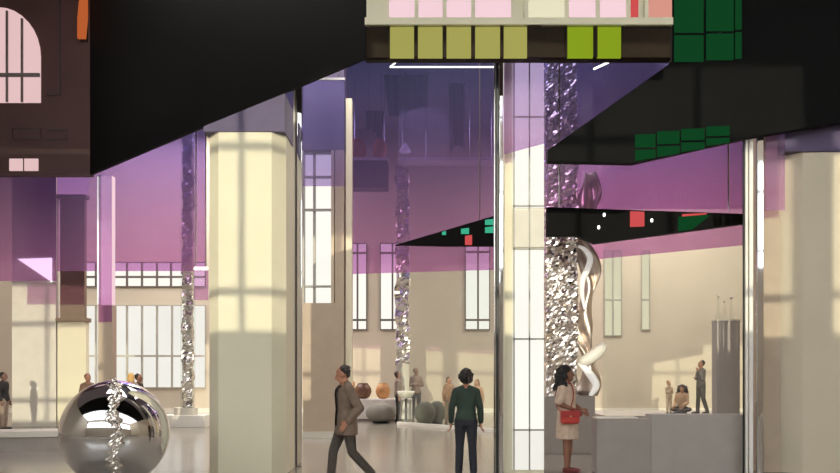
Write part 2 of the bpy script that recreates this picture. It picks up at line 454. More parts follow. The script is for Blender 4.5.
panel('violet_glass_panel', 'narrow violet strip of glass left of first cream column', 194, 17, 208, 17, 300, Z(270, 17), 'purple2')

# ------------------------------------------------------------------ columns and piers
def column_poly(u0, u1, Y, depth, ch):
    x0, x1 = X(u0, Y), X(u1, Y)
    return [(x0, Y + ch), (x0 + ch * .9, Y), (x1 - ch * .9, Y), (x1, Y + ch), (x1, Y + depth), (x0, Y + depth)]
def prism_z(mb, poly, z0, z1): return mb.prism([(x, y, z0) for x, y in poly], (0, 0, z1 - z0))

Yc = 13.4
t = thing('cream_column', 'massive cream column with chamfered corners and violet shaded capital left of chrome post', 'column', (X(245, Yc), Yc, 0))
prism_z(MB(), column_poly(206, 284, Yc, 1.1, .22), 0, Z(131, Yc)).build('shaft', M['cream'], t)
MB().prism([(X(u, Yc), Yc - .03, Z(v, Yc)) for u, v in ((204, 132), (285, 132), (285, 94), (204, 127))], (0, .9, 0)).build('capital', M['capital'], t)

Yd = 13.6
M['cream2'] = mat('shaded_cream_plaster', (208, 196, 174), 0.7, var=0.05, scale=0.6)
t = thing('cream_column', 'wide cream column at right edge under the black wedge', 'column', (X(815, Yd), Yd, 0))
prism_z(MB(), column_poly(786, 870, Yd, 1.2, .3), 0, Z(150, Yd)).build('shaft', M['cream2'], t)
MB().box(X(766, Yd), X(787, Yd), Yd + .25, Yd + .8, 0, Z(128, Yd)).build('side_pilaster', M['beige'], t)
MB().box(X(784, Yd), X(872, Yd), Yd - .04, Yd + 1.2, Z(152, Yd), Z(118, Yd)).build('capital', M['capital'], t)

Y0_ = 25.5
t = thing('pale_column', 'broad pale column at far left with slanted reflected pane', 'column', (X(33, Y0_), Y0_, 0))
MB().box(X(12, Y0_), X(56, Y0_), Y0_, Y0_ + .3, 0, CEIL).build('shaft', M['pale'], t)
quad(MB(), [(18, 259), (52, 282), (52, 258)], Y0_, .03).build('lit_pane', glow('lilac_reflection', (225, 255, 232), 3.2), t)  # window reflection on the column, drawn as a glowing pane
Y1_ = 25.5
t = thing('brown_topped_column', 'slender column with dark brown upper shaft and cream lower shaft', 'column', (X(71, Y1_), Y1_, 0))
MB().box(X(57.5, Y1_), X(86, Y1_), Y1_, Y1_ + .25, 0, Z(322, Y1_)).build('lower_shaft', M['cream'], t)
MB().box(X(56, Y1_), X(87.5, Y1_), Y1_ - .05, Y1_ + .30, Z(322, Y1_), Z(318, Y1_)).build('collar', M['brown'], t)
MB().box(X(59.5, Y1_), X(84, Y1_), Y1_ + .04, Y1_ + .21, Z(318, Y1_), Z(198, Y1_)).build('upper_shaft', M['brown'], t)
MB().box(X(57, Y1_), X(86, Y1_), Y1_ - .03, Y1_ + .28, Z(198, Y1_), Z(194.5, Y1_)).build('capital', M['brown'], t)
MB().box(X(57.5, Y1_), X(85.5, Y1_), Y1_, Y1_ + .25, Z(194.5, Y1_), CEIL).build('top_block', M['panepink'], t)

Yg = 20.0
t = thing('glazed_post', 'slender pink lit glazed post right of the brown topped column', 'post', (X(105, Yg), Yg, 0))
MB().box(X(98, Yg), X(112, Yg), Yg, Yg + .3, 0, Z(305, Yg)).build('base_post', M['beige'], t)
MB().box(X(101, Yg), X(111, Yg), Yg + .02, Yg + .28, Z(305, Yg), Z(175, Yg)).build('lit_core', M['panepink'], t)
MB().box(X(97.5, Yg), X(99, Yg), Yg - .02, Yg + .3, Z(305, Yg), ZS).build('steel_edge', M['steel'], t)
MB().box(X(99, Yg), X(112, Yg), Yg - .03, Yg - .01, Z(322, Yg), ZS).build('violet_sleeve', M['purple2'], t)

Yp = 21.0
t = thing('beige_pier', 'beige pier with tall reflected window behind the man in brown jacket', 'pier', (X(324, Yp), Yp, 0))
MB().box(X(303, Yp), X(344, Yp), Yp, Yp + .8, 0, Z(303, Yp)).build('lower_shaft', M['beige'], t)
MB().box(X(303, Yp), X(344, Yp), Yp + .02, Yp + .8, Z(150, Yp), CEIL).build('upper_shaft', M['capital'], t)
MB().box(X(303, Yp), X(335, Yp), Yp + .3, Yp + .34, Z(303, Yp), Z(150, Yp)).build('pane', M['pane'], t)  # reflected window drawn into the pier as a glowing pane
MB().box(X(335, Yp), X(344, Yp), Yp, Yp + .8, Z(303, Yp), Z(150, Yp)).build('jamb', M['beige'], t)
b = MB()
b.box(X(312.5, Yp), X(315, Yp), Yp + .1, Yp + .2, Z(303, Yp), Z(150, Yp)).box(X(302, Yp), X(304, Yp), Yp + .05, Yp + .25, Z(303, Yp), Z(150, Yp))
for v in (152, 176, 209, 286): b.box(X(303, Yp), X(336, Yp), Yp + .08, Yp + .2, Z(v + 1, Yp), Z(v - 1, Yp))
b.build('window_bar', M['greybar'], t)
b = MB().box(X(331, Yp), X(334, Yp), Yp + .02, Yp + .28, Z(303, Yp), Z(150, Yp))
b.build('inner_jamb', M['wallwarm'], t)
MB().box(X(300, Yp), X(347, Yp), Yp - .06, Yp + .86, 0, .16).build('base', M['pale'], t)
t = thing('pale_pilaster', 'thin pale upright strip beside the beige pier reflection', 'pilaster', (X(348, Yp), Yp, 0))
MB().box(X(345.5, Yp), X(351.5, Yp), Yp + .1, Yp + .4, 0, Z(97, Yp)).build('strip', M['cream'], t)
MB().box(X(345, Yp), X(352, Yp), Yp + .05, Yp + .45, 0, .12).build('foot', M['white'], t)

Yw = 13.62
t = thing('white_lit_pier', 'tall white pier of glowing window panes right of chrome post', 'pier', (X(525, Yw), Yw, 0))
MB().box(X(505, Yw), X(544.5, Yw), Yw + .06, Yw + .6, 0, Z(40, Yw)).build('core', M['cream'], t)
for v0, v1, k in ((40, 208, 'pane'), (248, 430, 'pane'), (431, 470, 'panedim')):
    MB().box(X(513, Yw), X(544, Yw), Yw + .02, Yw + .05, Z(v1, Yw), Z(v0, Yw)).build('lit_pane', M[k], t)
b = MB()
for u in (514, 529.5): b.box(X(u - .7, Yw), X(u + .7, Yw), Yw - .01, Yw + .05, Z(470, Yw), Z(40, Yw))
for v in (117, 206, 249, 339, 430): b.box(X(513, Yw), X(544, Yw), Yw - .01, Yw + .05, Z(v + .8, Yw), Z(v - .8, Yw))
b.build('window_bar', M['greybar'], t)
MB().box(X(513, Yw), X(544, Yw), Yw, Yw + .05, Z(247, Yw), Z(210, Yw)).build('spandrel', M['pale'], t)

# ------------------------------------------------------------------ metal posts and clear glass
def post(label, parts, Y, v0):
    r = thing('metal_post', label, 'post', (X(parts[0][1], Y), Y, 0))
    for nm, u0, u1, dy, k in parts:
        MB().box(X(u0, Y), X(u1, Y), Y + dy, Y + dy + .05, 0, Z(v0, Y)).build(nm, M[k], r, bevel=.012)
    return r
post('chrome and dark double post right of the massive cream column', [('chrome_profile', 297, 302, 0, 'chrome'), ('dark_profile', 294.8, 297, .03, 'mull'), ('white_profile', 293, 294.8, .02, 'pale')], 14.6, 80)
post('dark chrome post left of the white lit pier', [('dark_profile', 496, 499, .0, 'binblack'), ('chrome_profile', 499.2, 503.5, -.02, 'chrome'), ('steel_profile', 494, 495.8, .03, 'steel')], 13.45, 40)
post('cluster of white and chrome posts left of right cream column', [('white_profile', 750, 754, .02, 'white'), ('chrome_profile', 757, 764, 0, 'chrome'), ('dark_profile', 744.5, 745.8, .04, 'binblack'), ('steel_profile', 746.3, 749, .03, 'white')], 13.4, 105)
YG = 13.62
def screen(label, u0, Y0, u1, Y1, z1, rail='white'):
    p0 = Vector((X(u0, Y0), Y0, 0)); p1 = Vector((X(u1, Y1), Y1, 0))
    d = (p1 - p0).normalized(); n = Vector((-d.y, d.x, 0))
    r = thing('glass_partition', label, 'glass partition', p0)
    MB().prism([(p0.x, p0.y, .1), (p1.x, p1.y, .1), (p1.x, p1.y, z1), (p0.x, p0.y, z1)], n * .02).build('pane', M['glass'], r)
    a = p0 - n * .05; b2 = p1 - n * .05
    MB().prism([(a.x, a.y, 0), (b2.x, b2.y, 0), (b2.x, b2.y, .1), (a.x, a.y, .1)], n * .12).build('base_rail', M[rail], r)
    a = p0 - n * .02; b2 = p1 - n * .02
    MB().prism([(a.x, a.y, z1), (b2.x, b2.y, z1), (b2.x, b2.y, z1 + .06), (a.x, a.y, z1 + .06)], n * .06).build('top_rail', M['steel'], r)
screen('glass partition on a white floor rail behind the woman in green', 398, 26.2, 494, 23.0, CEIL - .06)
screen('clear glass partition before the platform with seated visitors', 603, 20.5, 742, 16.9, CEIL - .06)

# ------------------------------------------------------------------ crumpled foil columns
def foil_mesh(x0, x1, y0, y1, z0, z1, step, amp, fr, seed):
    mb = MB(); bm = mb.bm
    per = [(x0, y1), (x0, y0), (x1, y0), (x1, y1)]
    pts = []
    for (a, b) in zip(per, per[1:] + per[:1]):
        L = math.dist(a, b); n = max(2, int(L / step))
        for k in range(n): pts.append((a[0] + (b[0] - a[0]) * k / n, a[1] + (b[1] - a[1]) * k / n))
    nz = int((z1 - z0) / step); rings = []
    cx, cy = (x0 + x1) / 2, (y0 + y1) / 2
    for i in range(nz + 1):
        z = z0 + (z1 - z0) * i / nz; ring = []
        for x, y in pts:
            p = Vector((x, y, z)) * fr + Vector((seed, seed * 2, 0))
            d = Vector(noise.noise_vector(p)) * amp + Vector(noise.noise_vector(p * 2.3)) * amp * .5
            ring.append(bm.verts.new((x + d.x * .6, y + d.y, z + d.z * .4)))
        rings.append(ring)
    n = len(pts)
    for a, b in zip(rings, rings[1:]):
        for k in range(n): bm.faces.new((a[k], a[(k + 1) % n], b[(k + 1) % n], b[k]))
    bm.faces.new(rings[0][::-1]); bm.faces.new(rings[-1])
    return mb
Yf = 17.0
t = thing('foil_column', 'tall crumpled silver foil column behind woman with red bag', 'sculpture', (X(561, Yf), Yf, 0))
foil_mesh(X(546.5, Yf), X(577.5, Yf), Yf, Yf + .5, Z(396, Yf), 8.3, .042, .07, 7.5, 3.1).build('foil_shaft', M['foil'], t)
MB().box(X(544, Yf), X(594, Yf), Yf - .1, Yf + .6, 0, Z(396, Yf)).build('plinth', M['grey'], t, bevel=.01)
Yt = 25.2
t = thing('foil_column', 'slim crinkled silver foil column under glass on low white plinth', 'sculpture', (X(186, Yt), Yt, 0))
foil_mesh(X(181, Yt), X(191, Yt), Yt + .1, Yt + .32, Z(408, Yt), 10.4, .05, .10, 4.0, 9.7).build('foil_shaft', M['foil'], t)
MB().lathe((X(186, Yt), Yt + .21, 0), [(.22, Z(408, Yt)), (.22, 10.5)]).build('glass_tube', M['glass'], t, True)
MB().lathe((X(184, Yt), Yt + .21, 0), [(.36, Z(415, Yt)), (.36, Z(408, Yt))], 32).build('base_disc', M['pale'], t)
MB().box(X(163, Yt), X(207, Yt), Yt - .25, Yt + .7, 0, Z(415, Yt)).build('plinth', M['white'], t, bevel=.01)
Yh = 24.8
t = thing('foil_column', 'faint thin crinkled foil column behind the glass partition', 'sculpture', (X(402, Yh), 28.4, 0))
Yh = 28.4
foil_mesh(X(396, Yh), X(409, Yh), Yh, Yh + .35, 1.9, 8.6, .07, .12, 3.0, 5.2).build('foil_shaft', M['foil'], t)
MB().box(X(396, Yh), X(409, Yh), Yh, Yh + .35, 0, 1.95).build('stand', M['pale'], t)

# wavy mirror sculpture beside foil column
Ys = 17.2
t = thing('wavy_mirror_sculpture', 'wavy chrome sculpture with white curling edge right of foil column', 'sculpture', (X(588, Ys), Ys, Z(396, Ys)))
def smooth_path(P, n=8):
    out = []
    P = [P[0]] + P + [P[-1]]
    for i in range(1, len(P) - 2):
        p0, p1, p2, p3 = (Vector(q) for q in P[i - 1:i + 3])
        for k in range(n):
            s = k / n
            out.append(.5 * ((2 * p1) + (p2 - p0) * s + (2 * p0 - 5 * p1 + 4 * p2 - p3) * s * s + (3 * p1 - p0 - 3 * p2 + p3) * s ** 3))
    out.append(Vector(P[-2])); return out
def P3(l, Y): return [(X(u, Y), Y, Z(v, Y)) for u, v in l]
up = smooth_path(P3([(577, 246), (584, 249), (590, 258), (588, 268), (583, 279), (582, 294), (585, 310)], Ys))
lo = smooth_path(P3([(605, 344), (598, 352), (588, 359), (579, 363)], Ys))
lo2 = smooth_path(P3([(579, 363), (588, 372), (596, 385), (590, 396)], Ys))
MB().tube(up, [0.02 + .045 * math.sin(PI * i / len(up)) for i in range(len(up))], 10).build('white_edge', M['neon'], t, True)
MB().tube(lo, [.03 + .1 * math.sin(PI * (i + .5) / len(lo)) ** .6 for i in range(len(lo))], 12).build('lower_curl', M['white'], t, True)
MB().tube(lo2, [.03 + .05 * math.sin(PI * (i + .5) / len(lo2)) for i in range(len(lo2))], 10).build('lower_curl', M['neon'], t, True)
rb = MB(); prev = None
for i in range(41):
    s = i / 40; z = Z(396, Ys) + (Z(170, Ys) - Z(396, Ys)) * s
    cx = X(588, Ys) + .12 * math.sin(s * 15) ; w = .17 + .07 * math.sin(s * 22 + 1)
    row = [rb.bm.verts.new((cx - w + 2 * w * k / 8, Ys + .25 + .08 * math.sin(s * 18 + k * .8), z)) for k in range(9)]
    if prev:
        for k in range(8): rb.bm.faces.new((prev[k], prev[k + 1], row[k + 1], row[k]))
    prev = row
o = rb.build('mirror_ribbon', M['ribbon'], t, True)
so = o.modifiers.new('thick', 'SOLIDIFY'); so.thickness = .03

# ------------------------------------------------------------------ mirrored sphere
Yq = 12.2; rs_ = .765
c = Vector((X(115, Yq), Yq, rs_))
t = thing('mirrored_sphere', 'large polished chrome sphere with a rough crumpled seam on the floor', 'sphere sculpture', (c.x, c.y, 0))
MB().ell(c, (rs_, rs_, rs_), None, 96, 64).build('sphere_shell', M['chrome'], t, True)
sm = MB(); fwd = (Vector((0, 0, CZ)) - c); fwd.z = 0; fwd.normalize(); side = Vector((-fwd.y, fwd.x, 0))
rows = []
for i in range(91):
    th = math.radians(-60 + 155 * i / 90)      # elevation along the front meridian
    row = []
    w = .085 + .03 * math.sin(i * .45) + .02 * math.sin(i * 1.3)
    for k in range(11):
        s = (k / 10 - .5) * 2
        az = s * w / max(.35, math.cos(th)) * 1.0 / rs_ + .05 * math.sin(i * .22)
        dr = fwd * math.cos(th) * math.cos(az) + side * math.cos(th) * math.sin(az) + Vector((0, 0, 1)) * math.sin(th)
        nz = noise.noise(dr * 13 + Vector((4, 1, 2))) + .6 * noise.noise(dr * 30)
        h = -.012 if abs(s) > .95 else (.012 + .045 * (1 - s * s) * (0.5 + nz))
        row.append(sm.bm.verts.new(c + dr.normalized() * (rs_ + h)))
    rows.append(row)
for a, b in zip(rows, rows[1:]):
    for k in range(10): sm.bm.faces.new((a[k], a[k + 1], b[k + 1], b[k]))
sm.build('crumpled_seam', M['foil'], t)

# ------------------------------------------------------------------ right platform, wall, plinth
Yo = 13.65
t = thing('grey_parapet', 'low grey stepped parapet wall right of woman with red bag', 'parapet', (X(595, Yo), Yo, 0))
MB().box(X(596, Yo), X(651, Yo), Yo, Yo + .35, 0, Z(419, Yo)).build('low_section', M['grey'], t, bevel=.01)
MB().box(X(651, Yo), X(744, Yo), Yo, Yo + .35, 0, Z(414.5, Yo)).build('high_section', M['grey2'], t, bevel=.01)
MB().box(X(596, Yo), X(638, Yo), Yo - .015, Yo + .3, Z(419, Yo), Z(417.5, Yo)).build('coping', M['pale'], t)
Yv = 26.0; ZP = Z(414, Yv)
t = thing('visitor_platform', 'raised grey platform under the three visitors at right', 'platform', (X(690, Yv), Yv, 0))
MB().box(X(598, Yv), X(760, Yv), Yv - 1.2, Yv + 2.5, 0, ZP).build('deck', M['grey'], t)
MB().box(X(598, Yv), X(760, Yv), Yv - 1.55, Yv - 1.2, 0, ZP * .5).build('step', M['grey2'], t)
Yk = 15.0
t = thing('tall_plinth', 'tall grey plinth carrying thin glass vessels at right', 'plinth', (X(726, Yk), Yk, 0))
MB().box(X(717, Yk), X(740, Yk), Yk, Yk + .27, 0, Z(321, Yk)).build('shaft', M['grey2'], t, bevel=.008)
MB().box(X(716.5, Yk), X(740.5, Yk), Yk - .01, Yk + .28, Z(321, Yk), Z(319.5, Yk)).build('top_slab', M['pale'], t)
for i, (u, hh, lab) in enumerate(((721, 24, 'tallest slender glass vessel at left on grey plinth'), (727.5, 18, 'short middle glass vessel on grey plinth'), (734, 22, 'slender glass vessel at right on grey plinth'))):
    zt = Z(319.5, Yk); k = hh * Yk / F
    g = thing('glass_vessel', lab, 'vase', (X(u, Yk), Yk + .13, zt), 0, None)
    MB().lathe((X(u, Yk), Yk + .13, zt), [(.045, 0), (.05, .05), (.03, k * .3), (.018, k * .6), (.022, k * .9), (.03, k)], 14).build('body', M['glass'], g, True)
    MB().ell((X(u, Yk), Yk + .13, zt + k), (.026, .026, .02)).build('stopper', M['white'], g, True)

# ------------------------------------------------------------------ centre background furniture
Ye = 28.0
t = thing('white_bench', 'long low white display bench behind the man in brown jacket', 'bench', (X(370, Ye), Ye, 0))
ZB = Z(399, Ye)
MB().box(X(340, Ye), X(412, Ye), Ye, Ye + .9, .08, ZB).build('bench_body', M['white'], t, bevel=.02)
MB().box(X(342, Ye), X(410, Ye), Ye + .05, Ye + .8, 0, .08).build('plinth_base', M['grey'], t)
def pot(name, label, u, Y, z, w, h, k, prof):
    r = thing(name, label, name.split('_')[-1], (X(u, Y), Y, z))
    MB().lathe((X(u, Y), Y, z), [(a * w, b * h) for a, b in prof], 28).build('body', M[k], r, True)
    MB().lathe((X(u, Y), Y, z + h * .97), [(prof[-1][0] * w * .8, 0), (prof[-1][0] * w * 1.04, .01), (prof[-1][0] * w * 1.04, .04), (prof[-1][0] * w * .8, .035)], 28).build('rim', M[k], r, True)
ROUND = [(.45, 0), (.8, .15), (1, .45), (.95, .7), (.7, .92), (.55, 1)]
BOWL = [(.3, 0), (.6, .15), (.85, .45), (.97, .75), (1, 1)]
pot('umber_bowl', 'dark brown round bowl on white bench near man', 363, Ye + .4, ZB, .29, .5, 'umber', ROUND)
pot('ochre_pot', 'orange ochre round pot on white bench', 383, Ye + .4, ZB, .25, .5, 'ochre', ROUND)
pot('small_ochre_pot', 'small yellow ochre pot behind man on white bench', 349, Ye + .5, ZB, .2, .55, 'ochre', BOWL)
Yx = 27.2
t = thing('grey_pouf', 'big rounded grey pouf in front of white bench', 'pouf', (X(381, Yx), Yx, 0))
MB().ell((X(381, Yx), Yx, .33), (.5, .45, .33), None, 28, 16).build('cushion', M['pouf'], t, True)
MB().lathe((X(381, Yx), Yx, 0), [(.25, 0), (.3, .06)]).build('base', M['binblack'], t)
for u, Y, w, lab in ((425, 26.6, .34, 'dark olive pouf left of woman in green'), (437, 27.2, .3, 'dark olive pouf touching the woman in green outline')):
    t = thing('olive_pouf', lab, 'pouf', (X(u, Y), Y, 0))
    MB().ell((X(u, Y), Y, .36), (w, w, .36), None, 24, 14).build('cushion', M['poufdark'], t, True)
    MB().lathe((X(u, Y), Y, 0), [(.18, 0), (.2, .06)]).build('base', M['binblack'], t)
Yy = 26.0
t = thing('white_bowl_stand', 'white bowl on slim dark stand behind glass partition', 'bowl stand', (X(406, Yy), Yy + .9, 0))
MB().lathe((X(406, Yy + .9), Yy + .9, 0), [(.2, 0), (.2, .03), (.04, .06), (.04, .82)], 20).build('stand', M['binblack'], t, True)
MB().lathe((X(406, Yy + .9), Yy + .9, .8), [(.08, 0), (.2, .06), (.27, .18), (.28, .24)], 28).build('bowl', M['white'], t, True)

Yz = 15.0
t = thing('black_bin', 'black square waste bin between cream column and chrome post', 'bin', (X(289, Yz), Yz, 0))
MB().box(X(283.5, Yz), X(293.5, Yz), Yz, Yz + .3, 0, Z(424, Yz)).build('body', M['binblack'], t, bevel=.01)
MB().box(X(283, Yz), X(294, Yz), Yz - .01, Yz + .31, Z(424, Yz), Z(421.5, Yz)).build('lid', M['mull'], t)
Yl = 17.5
t = thing('curved_low_bench', 'curved pale low bench on the floor at far left', 'bench', (X(15, Yl), Yl, 0))
pl = []
for k in range(21):
    a = math.radians(-30 + 60 * k / 20); pl.append((X(0, Yl) + 4.5 * math.sin(a) - .3, Yl + 4 - 4.5 * math.cos(a) + .3))
for k in range(20, -1, -1):
    a = math.radians(-30 + 60 * k / 20); pl.append((X(0, Yl) + 3.7 * math.sin(a) - .3, Yl + 4 - 3.7 * math.cos(a) + .3))
prism_z(MB(), pl, .3, .42).build('seat', M['pale'], t)
prism_z(MB(), [(x, y + .06) for x, y in pl], 0, .3).build('base', M['grey'], t)

# blurred reflections behind the purple glass, built as shelf, pots, lamp and cloth
Yu = 28.0; ZU = Z(160, Yu)
t = thing('reflected_white_shelf', 'long white reflection built as shelf behind the purple glass', 'shelf', (X(420, Yu), Yu, ZU))
MB().box(X(350, Yu), X(388, Yu), Yu, Yu + .8, ZU, ZU + .1).build('board', M['white'], t)
MB().box(X(398, Yu), X(496, Yu), Yu, Yu + .8, ZU, ZU + .1).build('board', M['white'], t)
MB().box(X(352, Yu), X(388, Yu), Yu + .05, Yu + .75, ZU - .9, ZU).build('drawer_box', M['capital'], t)
hg = MB()
for u in (354, 384, 402, 426, 470, 492): hg.tube([(X(u, Yu), Yu + .4, ZU + .1), (X(u, Yu), Yu + .4, CEIL)], .02, 6)
hg.build('hanger', M['steel'], t)
pot('reflected_terracotta_pot', 'terracotta pot reflection at left end of the white shelf', 357, Yu + .3, ZU + .1, .33, .62, 'terracotta', ROUND)
pot('reflected_terracotta_vase', 'terracotta vase reflection on white shelf nearer the pendant lamp', 380, Yu + .3, ZU + .1, .24, .62, 'terracotta', ROUND)
Yj = 27.6
t = thing('reflected_pendant_lamp', 'white cone pendant lamp reflection above white shelf behind purple glass', 'lamp', (X(405, Yj), Yj, Z(152, Yj)))
MB().lathe((X(405, Yj), Yj, Z(152, Yj)), [(.2, 0), (.17, .08), (.08, .22), (.04, .3)], 24).build('shade', M['neon'], t, True)  # bright reflection built as a lamp shade
MB().tube([(X(405, Yj), Yj, Z(143, Yj)), (X(405, Yj), Yj, CEIL)], .02, 6).build('cord', M['binblack'], t)
# dark reflected silhouettes, built as hanging cloth
def dark_shape(label, u0, u1, v0, v1, Y, seed, vt):
    r = thing('dark_reflected_shape', label, 'drape', (X(u0, Y), Y, Z(v1, Y)))
    mb = MB(); pv = None; n = 24; rows = 14
    for j in range(rows + 1):
        z = Z(v0 + (v1 - v0) * j / rows, Y); row = []
        for i in range(n + 1):
            s = i / n; tp = 1 - .25 * (j / rows) * (.5 + .5 * math.sin(seed + s * 3))
            x = X((u0 + u1) / 2 + (u1 - u0) * (s - .5) * tp, Y)
            row.append(mb.bm.verts.new((x, Y + .09 * math.sin(s * 25 + seed) + .03 * math.sin(j + seed), z - .15 * math.sin(s * 4 + seed) * j / rows)))
        if pv:
            for i in range(n): mb.bm.faces.new((pv[i], pv[i + 1], row[i + 1], row[i]))
        pv = row
    o = mb.build('cloth', M['navy'], r, True)
    s2 = o.modifiers.new('thick', 'SOLIDIFY'); s2.thickness = .02
    MB().tube([(X(u0, Y), Y, Z(v0, Y)), (X(u1, Y), Y, Z(v0, Y))], .04, 8).build('rail', M['binblack'], r)
    hh = MB()
    for u in (u0 + 3, u1 - 3): hh.tube([(X(u, Y), Y, Z(v0, Y)), (X(u, Y), Y, CEIL)], .015, 6)
    hh.build('hanger', M['steel'], r)
dark_shape('wide dark reflected silhouette behind the purple glass above the shelf', 384, 428, 76, 112, 27.3, 1.0, 0)
dark_shape('long narrow dark reflected silhouette right of the pendant lamp', 449, 465, 84, 150, 27.3, 2.4, 0)
dark_shape('short dark reflected silhouette left of the pendant lamp', 366, 384, 112, 134, 27.4, 4.1, 0)
# LED strip lights on the ceiling side
def led(label, pts, Y):
    q = [(X(u, y), y, Z(v, y)) for u, v, y in pts]
    r = thing('led_strip_light', label, 'light', q[0])
    MB().tube(q, .018, 8).build('tube', M['led'], r, True)
    hh = MB()
    for p in (q[0], q[-1]): hh.tube([p, (p[0], p[1], CEIL)], .01, 6)
    hh.build('hanger', M['steel'], r)
zL = Z(67, 20)
def yz(v): return (zL - CZ) * F / (HV - v)
led('bent white strip light below the yellow green panes', [(404, 56, yz(56)), (390, 67, 20), (494, 67, 20)], 20)
led('short white strip light right of foil column top', [(622, 56, 15.5), (594, 69, 16)], 16)

# ------------------------------------------------------------------ people
def remesh(mb, name, mats, parent, vox, zones=None, smooth_it=3, cut=None, solid=0):
    bmesh.ops.recalc_face_normals(mb.bm, faces=mb.bm.faces)
    me = bpy.data.meshes.new('tmp'); mb.bm.to_mesh(me); mb.bm.free()
    ob = bpy.data.objects.new('tmp', me); COL.objects.link(ob)
    r = ob.modifiers.new('r', 'REMESH'); r.mode = 'VOXEL'; r.voxel_size = vox; r.use_smooth_shade = True
    s = ob.modifiers.new('s', 'SMOOTH'); s.iterations = smooth_it; s.factor = .5
    dg = bpy.context.evaluated_depsgraph_get(); dg.update()
    ev = ob.evaluated_get(dg)
    m2 = bpy.data.meshes.new_from_object(ev); m2.name = name
    bpy.data.objects.remove(ob); bpy.data.meshes.remove(me)
    if cut:
        bm = bmesh.new(); bm.from_mesh(m2)
        bmesh.ops.delete(bm, geom=[f for f in bm.faces if cut(f.calc_center_median())], context='FACES')
        bm.to_mesh(m2); bm.free()
    m2.materials.clear()
    for m in mats: m2.materials.append(m)
    for p in m2.polygons:
        p.use_smooth = True
        p.material_index = zones(p.center) if zones else 0
    o = bpy.data.objects.new(name, m2); COL.objects.link(o); o.parent = parent
    return o


_mc = {}
def cmat(name, rgb, rough=.8, bump=.15):
    k = (name, rgb)
    if k not in _mc: _mc[k] = mat(name, rgb, rough, var=.12, scale=14, bump=bump, bscale=90)
    return _mc[k]


EYE = mat('eye_dark', (38, 28, 24), .3); LIP = mat('lip', (146, 76, 66), .5)
SH = Vector((.158, .005, 1.365)); HIP = Vector((.088, 0, .90))
STAND_ARM = (Vector((.215, .03, 1.12)), Vector((.235, -.03, .87)))
STAND_LEG = (Vector((.098, -.01, .49)), Vector((.105, .02, .085)))


